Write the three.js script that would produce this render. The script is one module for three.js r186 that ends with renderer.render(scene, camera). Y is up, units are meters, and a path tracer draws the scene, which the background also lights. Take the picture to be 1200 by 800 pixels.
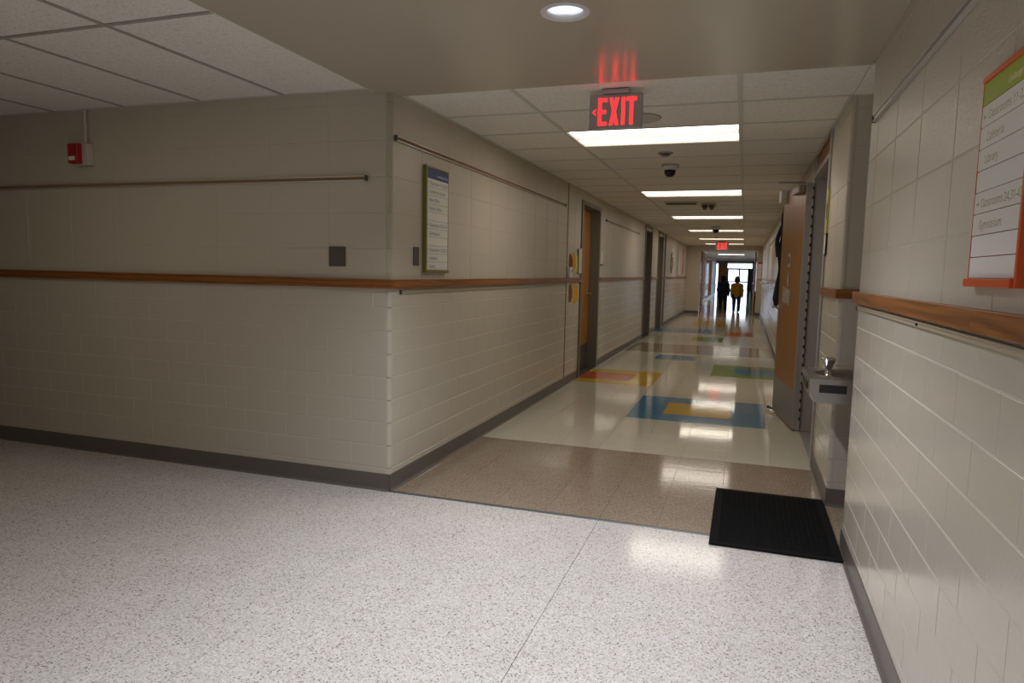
import * as THREE from 'three';
import { RoundedBoxGeometry } from 'three/addons/geometries/RoundedBoxGeometry.js';
import { mergeGeometries } from 'three/addons/utils/BufferGeometryUtils.js';
import { MarchingCubes } from 'three/addons/objects/MarchingCubes.js';
import { RectAreaLightUniformsLib } from 'three/addons/lights/RectAreaLightUniformsLib.js';
import { Brush, Evaluator, SUBTRACTION } from 'three-bvh-csg';

// ---------------------------------------------------------------- camera, sky, exposure
const scene = new THREE.Scene();
const camera = new THREE.PerspectiveCamera(2 * Math.atan(400 / 805) * 180 / Math.PI, 1.5, 0.05, 300);
camera.position.set(1.925, 1.308, 3.516);
camera.rotation.set(-0.1019, 0.3242, 0.0208, 'YXZ');
const renderer = new THREE.WebGLRenderer({ antialias: true });
renderer.toneMapping = THREE.LinearToneMapping;
renderer.toneMappingExposure = 1.0;
renderer.shadowMap.enabled = true;
RectAreaLightUniformsLib.init();
const SKY = 3.4;                                    // an even overcast sky
scene.background = new THREE.Color().setRGB(0.78 * SKY, 0.92 * SKY, 1.18 * SKY);
const TROFFER = 2.75;                                // radiance of a corridor light fitting
const TROFFER_COLOR = new THREE.Color().setRGB(1.0, 0.89, 0.72);

const CAN = 13.4, CAN_COLOR = new THREE.Color().setRGB(0.96, 0.985, 1.07);   // candela and colour of the round soffit lights

// ---------------------------------------------------------------- helpers
let seed = 7;
function rnd() { seed = (seed * 1664525 + 1013904223) >>> 0; return seed / 4294967296; }
function reseed(n) { seed = n >>> 0; }
const taken = {};
function numbered(name) {
  if (!(name in taken)) { taken[name] = 0; return name; }
  taken[name]++; return name + '_' + String(taken[name]).padStart(3, '0');
}
function tag(o, label, category, group) {
  o.userData.label = label; if (category) o.userData.category = category; if (group) o.userData.group = group; return o;
}
function put(name, geo, mat, parent, pos, rot) {
  const m = new THREE.Mesh(geo, mat); m.name = name; m.castShadow = m.receiveShadow = true;
  if (pos) m.position.set(...pos); if (rot) m.rotation.set(...rot);
  (parent || scene).add(m); return m;
}
function top(name, geo, mat, label, category, pos, rot, group) {
  const m = put(numbered(name), geo, mat, scene, pos, rot); return tag(m, label, category, group);
}
function thing(name, label, category, pos = [0, 0, 0], rot, group) {
  const g = new THREE.Group(); g.name = numbered(name); g.position.set(...pos); if (rot) g.rotation.set(...rot);
  scene.add(g); return tag(g, label, category, group);
}
function struct(name, label, pos = [0, 0, 0], turn = 0) {
  const g = new THREE.Group(); g.name = numbered(name); g.position.set(...pos); g.rotation.y = turn; scene.add(g);
  g.userData.kind = 'structure'; g.userData.label = label; return g;
}
function structMesh(name, geo, mat, label, pos, rot) {
  const m = put(numbered(name), geo, mat, scene, pos, rot); m.userData.kind = 'structure'; m.userData.label = label; return m;
}
// uv in metres, by the axis a face looks along
function uvm(g, ox = 0, oy = 0) {
  if (g.index) g = g.toNonIndexed();
  const p = g.attributes.position, n = g.attributes.normal, uv = new Float32Array(p.count * 2);
  for (let i = 0; i < p.count; i++) {
    const ax = Math.abs(n.getX(i)), ay = Math.abs(n.getY(i)), az = Math.abs(n.getZ(i));
    let u, v;
    if (ay >= ax && ay >= az) { u = p.getX(i); v = p.getZ(i); } else if (ax >= az) { u = p.getZ(i); v = p.getY(i); } else { u = p.getX(i); v = p.getY(i); }
    uv[2 * i] = u + ox; uv[2 * i + 1] = v + oy;
  }
  g.setAttribute('uv', new THREE.BufferAttribute(uv, 2)); return g;
}
const box = (w, h, d, x = 0, y = 0, z = 0) => { const g = new THREE.BoxGeometry(w, h, d); g.translate(x, y, z); return uvm(g); };
const span = (x0, x1, y0, y1, z0, z1) => box(x1 - x0, y1 - y0, z1 - z0, (x0 + x1) / 2, (y0 + y1) / 2, (z0 + z1) / 2);
const rbox = (w, h, d, r, x = 0, y = 0, z = 0, s = 2) => { const g = new RoundedBoxGeometry(w, h, d, s, r); g.translate(x, y, z); return uvm(g); };
const rspan = (x0, x1, y0, y1, z0, z1, r) => rbox(x1 - x0, y1 - y0, z1 - z0, r, (x0 + x1) / 2, (y0 + y1) / 2, (z0 + z1) / 2);
const cyl = (r0, r1, h, n = 24, x = 0, y = 0, z = 0) => { const g = new THREE.CylinderGeometry(r0, r1, h, n); g.translate(x, y, z); return g.toNonIndexed(); };
const lathe = (pts, n = 28) => new THREE.LatheGeometry(pts.map(p => new THREE.Vector2(...p)), n);
const merge = gs => mergeGeometries(gs.map(g => { const q = g.index ? g.toNonIndexed() : g; for (const k of Object.keys(q.attributes)) if (!['position', 'normal', 'uv'].includes(k)) q.deleteAttribute(k); return q; }));
// a plate with chamfered front (+z) edges: back left bottom corner at the origin, front face at z = d
const plateCache = {};
function plate(w, h, d, c) {
  const key = [w, h, d, c].map(v => v.toFixed(4)).join();
  if (plateCache[key]) return plateCache[key];
  const P = [[0, 0, 0], [w, 0, 0], [w, h, 0], [0, h, 0], [0, 0, d - c], [w, 0, d - c], [w, h, d - c], [0, h, d - c], [c, c, d], [w - c, c, d], [w - c, h - c, d], [c, h - c, d]];
  const Q = [[8, 9, 10, 11], [4, 5, 9, 8], [5, 6, 10, 9], [6, 7, 11, 10], [7, 4, 8, 11], [0, 1, 5, 4], [1, 2, 6, 5], [2, 3, 7, 6], [3, 0, 4, 7]];
  const pos = [], uv = [];
  for (const q of Q) for (const i of [0, 1, 2, 0, 2, 3]) { pos.push(...P[q[i]]); uv.push(P[q[i]][0], P[q[i]][1]); }
  const g = new THREE.BufferGeometry();
  g.setAttribute('position', new THREE.Float32BufferAttribute(pos, 3)); g.setAttribute('uv', new THREE.Float32BufferAttribute(uv, 2)); g.computeVertexNormals();
  return plateCache[key] = g;
}
// ---------------------------------------------------------------- textures
function noise2(n, seed0) { reseed(seed0); const a = new Float32Array(n * n); for (let i = 0; i < n * n; i++) a[i] = rnd(); return (x, y) => {
  const xi = Math.floor(x), yi = Math.floor(y), fx = x - xi, fy = y - yi, s = t => t * t * (3 - 2 * t), m = v => ((v % n) + n) % n;
  const A = a[m(yi) * n + m(xi)], B = a[m(yi) * n + m(xi + 1)], C = a[m(yi + 1) * n + m(xi)], D = a[m(yi + 1) * n + m(xi + 1)], u = s(fx), v = s(fy);
  return (A + (B - A) * u) + ((C + (D - C) * u) - (A + (B - A) * u)) * v; }; }
function tex(w, h, f, metres, srgb = true, metresV) {
  const d = new Uint8Array(w * h * 4);
  for (let y = 0; y < h; y++) for (let x = 0; x < w; x++) { const c = f(x / w, y / h, x, y), i = 4 * (y * w + x); d[i] = c[0]; d[i + 1] = c[1]; d[i + 2] = c[2]; d[i + 3] = 255; }
  const t = new THREE.DataTexture(d, w, h, THREE.RGBAFormat); t.wrapS = t.wrapT = THREE.RepeatWrapping; t.magFilter = THREE.LinearFilter; t.minFilter = THREE.LinearMipmapLinearFilter; t.generateMipmaps = true;
  if (srgb) t.colorSpace = THREE.SRGBColorSpace; t.repeat.set(1 / metres, 1 / (metresV || metres)); t.needsUpdate = true; return t;
}
const cl = v => Math.max(0, Math.min(255, v));
// terrazzo chips: a jittered cell pattern, chips of 4 to 9 mm in a pale matrix
function chips(px, cells, seed0, palette) {
  reseed(seed0); const cx = new Float32Array(cells * cells), cy = new Float32Array(cells * cells), cc = new Uint8Array(cells * cells), cr = new Float32Array(cells * cells);
  for (let i = 0; i < cells * cells; i++) { cx[i] = rnd(); cy[i] = rnd(); cr[i] = rnd(); const r = rnd(); let a = 0; for (let k = 0; k < palette.length; k++) { a += palette[k][3]; if (r < a) { cc[i] = k; break; } } }
  return (u, v) => { const x = u * cells, y = v * cells, xi = Math.floor(x), yi = Math.floor(y); let best = 9, bi = 0;
    for (let j = -1; j <= 1; j++) for (let i = -1; i <= 1; i++) { const X = ((xi + i) % cells + cells) % cells, Y = ((yi + j) % cells + cells) % cells, k = Y * cells + X, dx = xi + i + cx[k] - x, dy = yi + j + cy[k] - y, dd = dx * dx + dy * dy - 0.25 * cr[k]; if (dd < best) { best = dd; bi = k; } }
    return palette[cc[bi]]; };
}
const nA = noise2(64, 11), nB = noise2(128, 12), nC = noise2(256, 13);
const terr = chips(2048, 460, 21, [[213, 209, 204, .36], [203, 198, 192, .28], [222, 220, 216, .18], [182, 175, 167, .11], [134, 126, 118, .045], [188, 175, 160, .025]]);
const terrazzoMap = tex(2048, 2048, (u, v) => { const c = terr(u, v), m = 6 * (nA(u * 16, v * 16) - .5); return [cl(c[0] + m), cl(c[1] + m), cl(c[2] + m)]; }, 2.2);
const tanC = chips(512, 110, 31, [[150, 134, 116, .55], [140, 123, 105, .25], [166, 152, 135, .14], [116, 100, 84, .06]]);
const tanMap = tex(512, 512, (u, v) => tanC(u, v), 0.6);
const whiteMap = tex(512, 512, (u, v) => { const s = nC(u * 128, v * 128) * .6 + nB(u * 48, v * 16) * .4; return [cl(202 + 14 * s), cl(196 + 14 * s), cl(180 + 14 * s)]; }, 0.6);
const fleck = (r, g, b, s0) => { const n = noise2(128, s0); return tex(256, 256, (u, v) => { const s = (n(u * 90, v * 90) - .5) * 26; return [cl(r + s), cl(g + s), cl(b + s)]; }, 0.6); };
const paintBump = tex(512, 512, (u, v) => { const s = nC(u * 170, v * 170) * .55 + nC(u * 90 + 40, v * 90) * .3 + nB(u * 32, v * 32) * .15, c = cl(255 * s); return [c, c, c]; }, 0.5, false);
const glazeBump = tex(256, 256, (u, v) => { const s = nB(u * 64, v * 64) * .5 + nA(u * 16, v * 16) * .5, c = cl(255 * s); return [c, c, c]; }, 0.4, false);
const waxBump = tex(512, 512, (u, v) => { const s = nA(u * 8, v * 32) * .55 + nB(u * 32, v * 64) * .3 + nC(u * 128, v * 128) * .15, c = cl(255 * s); return [c, c, c]; }, 1.2, false);
const actMap = tex(512, 512, (u, v) => { const f = nC(u * 128, v * 128), g = nB(u * 30, v * 90); const k = (f > .78 ? -22 : 0) + (g > .82 ? -14 : 0); return [cl(234 + k), cl(229 + k), cl(220 + k)]; }, 0.61);
const actBump = tex(512, 512, (u, v) => { const f = nC(u * 128, v * 128), g = nB(u * 30, v * 90), c = cl(220 - (f > .72 ? 120 : 0) - (g > .8 ? 80 : 0)); return [c, c, c]; }, 0.61, false);
function woodTex(base, dark, s0, across) { const a = noise2(64, s0), b = noise2(256, s0 + 1);
  return tex(1024, 256, (u, v) => { const w = v + .05 * a(u * 5, v * 3), ring = Math.sin((w * 14 + 1.6 * a(u * 3, v * 5)) * Math.PI), g = .5 + .32 * ring + .5 * (b(u * 14, v * 180) - .5); const t = Math.max(0, Math.min(1, g)); return base.map((c, i) => cl(c + (dark[i] - c) * t)); }, across ? 1.6 : 1.6, true, .25); }
const oakMap = woodTex([158, 101, 48], [112, 66, 27], 51);
const doorMap = woodTex([174, 119, 56], [142, 92, 38], 61);
doorMap.rotation = Math.PI / 2;
const steelBump = tex(256, 256, (u, v) => { const c = cl(255 * nC(u * 6, v * 220)); return [c, c, c]; }, 0.3, false);
// ---------------------------------------------------------------- materials
const std = (r, g, b, rough, extra = {}) => new THREE.MeshStandardMaterial({ color: new THREE.Color().setRGB(r, g, b), roughness: rough, ...extra });
const M = {
  block: std(.535, .478, .39, .34, { bumpMap: paintBump, bumpScale: .0016 }),
  glazed: std(.535, .483, .40, .2, { bumpMap: glazeBump, bumpScale: .0004 }),
  mortar: std(.53, .475, .39, .55),
  joint: std(.55, .498, .42, .6),
  soffit: std(.46, .405, .325, .18, { bumpMap: glazeBump, bumpScale: .0003 }),
  act: std(1, 1, 1, .95, { map: actMap, bumpMap: actBump, bumpScale: .0012 }),
  tee: std(.6, .57, .52, .5),
  teeDark: std(.36, .33, .29, .6),
  base: std(.125, .11, .096, .38),
  baseToe: std(.085, .074, .064, .3),
  oak: std(1, 1, 1, .38, { map: oakMap }),
  doorWood: std(1, 1, 1, .4, { map: doorMap }),
  terrazzo: std(1, 1, 1, .13, { map: terrazzoMap, bumpMap: waxBump, bumpScale: .00015 }),
  grout: std(.2, .185, .165, .8),
  slab: std(.3, .29, .27, .9),
  tan: std(1, 1, 1, .1, { map: tanMap, bumpMap: waxBump, bumpScale: .00022 }),
  white: std(1, 1, 1, .06, { map: whiteMap, bumpMap: waxBump, bumpScale: .00022 }),
  blue: std(1, 1, 1, .06, { map: fleck(78, 134, 174, 71), bumpMap: waxBump, bumpScale: .00022 }),
  yellow: std(1, 1, 1, .06, { map: fleck(206, 168, 60, 72), bumpMap: waxBump, bumpScale: .00022 }),
  orange: std(1, 1, 1, .06, { map: fleck(196, 96, 40, 73), bumpMap: waxBump, bumpScale: .00022 }),
  green: std(1, 1, 1, .06, { map: fleck(142, 160, 62, 74), bumpMap: waxBump, bumpScale: .00022 }),
  alum: std(.6, .58, .55, .36, { metalness: .5 }),
  alumDull: std(.36, .34, .31, .45, { metalness: .6 }),
  plateDark: std(.085, .076, .07, .4),
  cork: std(.26, .14, .07, .85),
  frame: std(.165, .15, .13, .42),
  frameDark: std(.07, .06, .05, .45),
  frameGrey: std(.36, .335, .31, .42),
  steel: std(.40, .39, .375, .32, { metalness: 1, bumpMap: steelBump, bumpScale: .0001 }),
  chrome: std(.78, .78, .78, .1, { metalness: 1 }),
  black: std(.012, .012, .013, .5),
  rubber: new THREE.MeshPhysicalMaterial({ color: new THREE.Color().setRGB(.008, .008, .008), roughness: .9, specularIntensity: .25 }),
  blackGloss: std(.01, .01, .012, .12),
  white_plastic: std(.68, .67, .64, .45),
  beige: std(.5, .46, .4, .5),
  paper: std(.78, .76, .7, .8),
  red: std(.34, .012, .015, .35),
  glass: new THREE.MeshPhysicalMaterial({ color: 0xffffff, roughness: .02, transmission: 1, thickness: 0, ior: 1.45 }),
  darkGlass: std(.02, .02, .02, .08),
  outside: std(.42, .41, .39, .9),
};
// ---------------------------------------------------------------- layout (metres): wall corner at x = 0, z = 0; corridor runs to -z
const W = 2.431, CEIL = 2.30, SOFF = 2.288, TOP = 2.42, ENDZ = -20.7, WZ = -0.06, WINGZ = -0.725, COURSE = 0.4064 / 3;
const HALLW = -6.0, OPP = 2.44, BACKZ = 7.2, VX = -0.12;

// one course after another: glazed 5 1/3 x 12 inch units below, painted 8 x 16 inch blocks above
function layBlocks(g, u0, u1, o) {
  const loose = [];
  const piece = (ua, ub, ya, yb, mat, c, j) => {
    const w = ub - ua - j, h = yb - ya - j; if (w < .012 || h < .012) return;
    const r = v => Math.round(v * 1000) / 1000, geo = plate(r(w), r(h), .02, c), at = [ua + j / 2, ya + j / 2, -.02];
    if (o.single && o.single((ua + ub) / 2)) put('block', geo, mat, g, at);
    else { const q = geo.clone(); q.translate(...at); loose.push([q, mat]); }
  };
  for (let k = 0; k < 9; k++) {
    const off = k % 2 ? o.odd : o.even; let a = u0, m = Math.floor((u0 - off) / .3048) + 1;
    for (; ;) { const b = Math.min(off + m * .3048, u1); if (b > a) piece(a, b, k * COURSE, (k + 1) * COURSE, M.glazed, .0014, .005); a = Math.max(a, b); m++; if (a >= u1 - 1e-6) break; }
  }
  for (let k = 0; k < 6; k++) {
    const y0 = 9 * COURSE + k * .2032, y1 = Math.min(y0 + .2032, TOP - .02); if (y1 - y0 < .03) continue;
    const off = o.up + (o.upHalf && k % 2 ? .2032 : 0); let a = u0, m = Math.floor((u0 - off) / .4064) + 1;
    for (; ;) { const b = Math.min(off + m * .4064, u1); if (b > a) piece(a, b, y0, y1, M.block, .0016, .005); a = Math.max(a, b); m++; if (a >= u1 - 1e-6) break; }
  }
  for (const mat of [M.glazed, M.block]) { const gs = loose.filter(l => l[1] === mat).map(l => l[0]); if (gs.length) { const m = put('far_blocks', merge(gs), mat, g); m.userData.kind = 'stuff'; } }
}
const backing = (g, u0, u1, y0, y1, t = .2) => { put('mortar', span(u0, u1, 9 * COURSE, y1, -t, -.0016), M.mortar, g); put('mortar', span(u0, u1, y0, 9 * COURSE, -t, -.0014), M.joint, g); };
function bullnose(g, r, x, z, a0) {          // quarter-round corner units, one per course
  const geos = {}; let y = 0;
  for (let k = 0; k < 15; k++) { const h = k < 9 ? COURSE : .2032; if (y > TOP - .06) break; const hh = Math.min(h, TOP - .02 - y), key = hh.toFixed(3);
    if (!geos[key]) { const q = new THREE.CylinderGeometry(r, r, hh - .003, 8, 1, true, a0, Math.PI / 2); geos[key] = q; }
    put('corner_block', geos[key], k < 9 ? M.glazed : M.block, g, [x, y + hh / 2, z]); y += hh; }
}
const R = .024;
// wall facing the hall, left of the corridor mouth
const wallFront = struct('wall_front', 'painted block wall facing the entrance hall with glazed blocks below the wood rail');
backing(wallFront, HALLW, -R, 0, TOP); layBlocks(wallFront, HALLW, -R, { even: -.11, odd: -.26, up: -.40, single: u => u > -4.3 });
bullnose(wallFront, R, -R, -R, 0);
// corridor wall with the classroom doors (u runs along -z)
const wallLeft = struct('wall_left', 'long corridor wall of painted blocks with classroom doors in it', [0, 0, 0], Math.PI / 2);
const DOORS = [[4.78, 5.90], [10.40, 11.45], [12.55, 13.55]];
let uPrev = R;
for (const [a, b] of [...DOORS, [20.7, 20.7]]) {
  backing(wallLeft, uPrev, a, 0, TOP, .2); layBlocks(wallLeft, uPrev, a, { even: .26, odd: .11, up: .40, single: u => u < 4.78 });
  if (b > a) put('lintel', span(a, b, 2.19, TOP, -.2, 0), M.block, wallLeft);
  uPrev = b;
}
// near wall beside the camera
const wallRight = struct('wall_right', 'pale painted block wall with glossy glazed blocks below the wood rail, beside the black mat', [W, 0, 0], -Math.PI / 2);
backing(wallRight, WZ + R, BACKZ, 0, TOP, .2); layBlocks(wallRight, WZ + R, BACKZ, { even: .82, odd: .67, up: .97, single: u => u < 2.6 });
bullnose(wallRight, R, WZ + R, -R, Math.PI);
// the alcove that holds the fountain, and the wall stub beyond it
const wallAlcove = struct('wall_alcove', 'wall at the back of the drinking fountain alcove', [W + .36, 0, 0], -Math.PI / 2);
backing(wallAlcove, WINGZ, WZ + .0, 0, TOP, .15); layBlocks(wallAlcove, WINGZ, WZ, { even: .1, odd: .25, up: .1 });
const wallReturn = struct('wall_return', 'end of the near wall, closing the alcove', [W, 0, WZ], Math.PI);
put('mortar', span(-.56, -R, 0, TOP, -.15, -.002), M.mortar, wallReturn);
const wallWing = struct('wall_wing', 'narrow block wall stub beside the drinking fountain, facing the hall', [0, 0, WINGZ]);
backing(wallWing, W + R, W + .36, 0, TOP, .15); layBlocks(wallWing, W + R, W + .36, { even: W + .15, odd: W + .30, up: W + .40, single: () => true });
bullnose(wallWing, R, W + R, -R, -Math.PI / 2);
const wallStub = struct('wall_stub', 'block wall stub between the drinking fountain and the propped door', [W, 0, 0], -Math.PI / 2);
backing(wallStub, -1.60, WINGZ - R, 0, TOP, .2); layBlocks(wallStub, -1.60, WINGZ - R, { even: -.86, odd: -1.01, up: -1.13, single: () => true });
// corridor wall beyond the propped door
const wallFar = struct('wall_far', 'corridor wall of painted blocks beyond the propped wood door', [W, 0, 0], -Math.PI / 2);
backing(wallFar, ENDZ, -2.80, 0, TOP, .2); layBlocks(wallFar, ENDZ, -2.80, { even: 0, odd: .15, up: 0 });
put('lintel', span(-2.80, -1.60, 2.31, TOP, -.2, 0), M.block, wallFar);
// wall across the far end, with the wide opening
const wallEnd = struct('wall_end', 'pale wall across the far end of the corridor with a wide opening', [0, 0, ENDZ]);
put('pier', span(-.2, .46, 0, TOP, -.25, 0), M.block, wallEnd);
put('pier', span(2.28, W + .2, 0, TOP, -.25, 0), M.block, wallEnd);
put('lintel', span(.46, 2.28, 2.15, TOP, -.25, 0), M.block, wallEnd);
// opposite wall of the side hall, hall end, entrance vestibule (behind the camera)
const wallOpp = struct('wall_opposite', 'wall of the side hall across from the block wall');
put('mortar', span(HALLW, VX, 0, TOP, OPP, OPP + .2), M.mortar, wallOpp);
const wallHallEnd = struct('wall_hall_end', 'wall closing the far end of the side hall');
put('mortar', span(HALLW - .2, HALLW, 0, TOP, -.2, OPP + .2), M.mortar, wallHallEnd);

// ---------------------------------------------------------------- floors
// hall terrazzo, poured in wide strips
const floorHall = struct('floor', 'pale speckled terrazzo hall floor with dark chips');
put('grout', span(HALLW, W + .36, -.2, -.004, 0, BACKZ), M.grout, floorHall);
{ const xs = [HALLW, -4.26, -2.75, -1.243, .262, 1.252, W]; for (let i = 0; i < xs.length - 1; i++) { const w = xs[i + 1] - xs[i]; const g = plate(w - .002, BACKZ - .012, .02, .0008).clone(); const uv = g.attributes.uv; for (let k = 0; k < uv.count; k++) uv.setXY(k, uv.getX(k) + xs[i], uv.getY(k) + i * .37); put('terrazzo_panel', g, M.terrazzo, floorHall, [xs[i] + .001, -.02, BACKZ], [-Math.PI / 2, 0, 0]); } }
const threshold = structMesh('trim_1', rspan(.012, W + .34, -.01, .004, -.013, .013, .0035), std(.16, .17, .175, .4, { metalness: .5 }), 'thin grey strip where terrazzo meets the tan tiles');
// corridor tiles, 12 inches, with coloured rectangles set into the off-white field
const floorCorr = struct('floor_corridor', 'waxed off-white floor tiles with blue, yellow, orange and green rectangles');
put('grout', span(0, W + .36, -.2, -.0035, ENDZ, 0), M.grout, floorCorr);
const T = .3048, X0 = .03, Z0 = -1.48;
function tileMat(cx, n) {       // cx: column, n: row (negative rows are the tan strip)
  const inR = (a, b, c, d) => cx >= a && cx < b && n >= c && n < d;
  if (n < 0) return M.tan;
  if (inR(4, 6, 5, 7)) return M.yellow; if (inR(3, 7, 4, 8)) return M.blue;
  if (inR(-1, 2, 11, 13)) return M.orange; if (inR(-1, 3, 10, 14)) return M.yellow;
  if (inR(6, 9, 15, 17)) return M.blue; if (inR(5, 9, 14, 18)) return M.green;
  if (inR(2, 4, 19, 21)) return M.blue;
  if (n >= 22 && n < 27) return M.tan;
  if (inR(3, 5, 30, 33)) return M.green; if (inR(-1, 4, 36, 40)) return M.blue; if (inR(5, 7, 35, 39)) return M.orange; if (inR(2, 5, 44, 51)) return M.yellow; if (inR(1, 6, 59, 61)) return M.orange;
  return M.white;
}
{ reseed(99); const loose = new Map(); const xs = [0, X0]; while (xs[xs.length - 1] < W - .01) xs.push(Math.min(xs[xs.length - 1] + T, W));
  const zs = [0]; for (let n = -5; ; n++) { const z = Z0 - (n + 1) * T; if (n < -1 && z > -.05) continue; zs.push([Math.max(z, ENDZ), n]); if (z <= ENDZ) break; }
  let zp = 0; for (const e of zs.slice(1)) { const [zn, n] = e;
    for (let i = 0; i < xs.length - 1; i++) { const cx = i - 1, w = xs[i + 1] - xs[i], d = zp - zn; if (w < .002 || d < .004) continue;
      const mat = tileMat(cx, n), geo = plate(Math.round((w - .001) * 1000) / 1000, Math.round((d - .001) * 1000) / 1000, .012, .0007);
      const at = [xs[i] + .0005, -.012, zp], rot = [-Math.PI / 2 + (rnd() - .5) * .0016, (rnd() - .5) * .0016, 0];
      if (n < 19 && w > .05) put('tile', geo, mat, floorCorr, at, rot);
      else { const q = geo.clone(); q.applyMatrix4(new THREE.Matrix4().makeRotationFromEuler(new THREE.Euler(...rot)).setPosition(...at)); if (!loose.has(mat)) loose.set(mat, []); loose.get(mat).push(q); } }
    zp = zn; }
  for (const [mat, gs] of loose) put('far_tiles', merge(gs), mat, floorCorr).userData.kind = 'stuff';
  // alcove floor
  put('tile', plate(.34, .72, .012, .0007), M.tan, floorCorr, [W + .002, -.012, -.003], [-Math.PI / 2, 0, 0]);
}
const floorFar = struct('floor_far', 'polished floor of the far corridor beyond the opening');
put('tile_field', span(-1.2, 3.2, -.2, 0, -60, ENDZ), M.white, floorFar);
for (const [x0, x1, z0, z1, m] of [[.7, 1.9, -24.6, -23.4, M.blue], [.7, 2.0, -29, -27.6, M.yellow]]) put('tile', span(x0, x1, -.01, .0015, z0, z1), m, floorFar);

// ---------------------------------------------------------------- ceilings
const roof = structMesh('ceiling_slab', span(HALLW - .2, 3.7, TOP, TOP + .15, -60, BACKZ + .2), M.slab, 'roof slab above the suspended ceilings');
const ceilCorr = struct('ceiling_corridor', 'suspended ceiling of white mineral tiles over the corridor');
const GX = [0, .655, 1.845, W], GZ0 = -.112, GP = .6096, LIGHT_ROWS = [2, 8, 14, 20, 26, 31];
{ const tees = [];
  for (let r = 0; ; r++) { const z1 = r === 0 ? GZ0 : GZ0 - .04 - (r - 0) * GP + .0, za = GZ0 - r * GP, zb = Math.max(GZ0 - (r + 1) * GP, ENDZ); if (za <= ENDZ + .05) break;
    for (let i = 0; i < 3; i++) { if (i === 1 && LIGHT_ROWS.includes(r)) continue;
      const w = GX[i + 1] - GX[i], d = za - zb; put('ceiling_tile', plate(Math.round((w - .004) * 1000) / 1000, Math.round((d - .004) * 1000) / 1000, .015, .002), M.act, ceilCorr, [GX[i] + .002, CEIL + .015, zb + .002], [Math.PI / 2, 0, 0]); }
    tees.push(span(0, W, CEIL - .004, CEIL + .012, zb - .012, zb + .012)); }
  put('cross_tee', merge(tees), M.tee, ceilCorr);
  for (const x of GX.slice(1, 3)) put('main_tee', span(x - .012, x + .012, CEIL - .0045, CEIL + .012, ENDZ, GZ0), M.tee, ceilCorr);
  put('wall_angle', span(0, .02, CEIL - .004, CEIL + .01, ENDZ, GZ0), M.tee, ceilCorr); put('wall_angle', span(W - .02, W, CEIL - .004, CEIL + .01, ENDZ, WINGZ), M.tee, ceilCorr);
  put('wall_angle', span(0, W + .36, CEIL - .006, CEIL + .01, GZ0 - .025, GZ0), M.tee, ceilCorr);
  put('ceiling_tile', span(W, W + .36, CEIL, CEIL + .015, WINGZ, GZ0), M.act, ceilCorr);
}
const CANS = [[1.226, .885], [1.1, 3.4]];
function holed(geo, holes) { const ev = new Evaluator(); ev.attributes = ['position', 'normal']; let a = new Brush(geo); a.updateMatrixWorld(); for (const h of holes) { const b = new Brush(h); b.updateMatrixWorld(); const r = ev.evaluate(a, b, SUBTRACTION); r.updateMatrixWorld(); a = r; } const q = a.geometry.index ? a.geometry.toNonIndexed() : a.geometry, o = new THREE.BufferGeometry(); o.setAttribute('position', q.attributes.position); o.setAttribute('normal', q.attributes.normal); return uvm(o); }
const soffit = structMesh('ceiling_soffit', holed(new THREE.BoxGeometry(W + .095, TOP - SOFF, BACKZ - GZ0).translate((W - .095) / 2, (TOP + SOFF) / 2, (BACKZ + GZ0) / 2), CANS.map(([x, z]) => new THREE.CylinderGeometry(.0745, .0745, .16, 40).translate(x, SOFF, z))), M.soffit, 'smooth tan painted drywall soffit with a round recessed light');
const ceilHall = struct('ceiling_hall', 'suspended ceiling of long white mineral tiles over the side hall');
const HALL_LIGHTS = [2];
{ const y = 2.312;
  for (let i = 0; i < 10; i++) { const x1 = -.095 - i * .6096, x0 = Math.max(x1 - .6096, HALLW); for (const [za, zb] of [[0, 1.2], [1.2, OPP]])
      if (!(za > 1 && HALL_LIGHTS.includes(i))) put('ceiling_tile', plate(Math.round((x1 - x0 - .004) * 1000) / 1000, Math.round((zb - za - .004) * 1000) / 1000, .015, .002), M.act, ceilHall, [x0 + .002, y + .015, za + .002], [Math.PI / 2, 0, 0]);
    put('tee', span(x0 - .012, x0 + .012, y - .004, y + .012, 0, OPP), M.teeDark, ceilHall); }
  put('main_tee', span(HALLW, -.095, y - .0045, y + .012, 1.188, 1.212), M.teeDark, ceilHall);
  put('wall_angle', span(HALLW, -.095, y - .004, y + .01, 0, .018), M.tee, ceilHall);
  put('edge_trim', span(-.108, -.0951, SOFF + .003, y + .02, 0, OPP), M.tee, ceilHall); }
const ceilFar = structMesh('ceiling_far', span(-1.2, 3.2, CEIL, TOP, -60, ENDZ - .25), M.act, 'ceiling of the far corridor beyond the opening');

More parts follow.
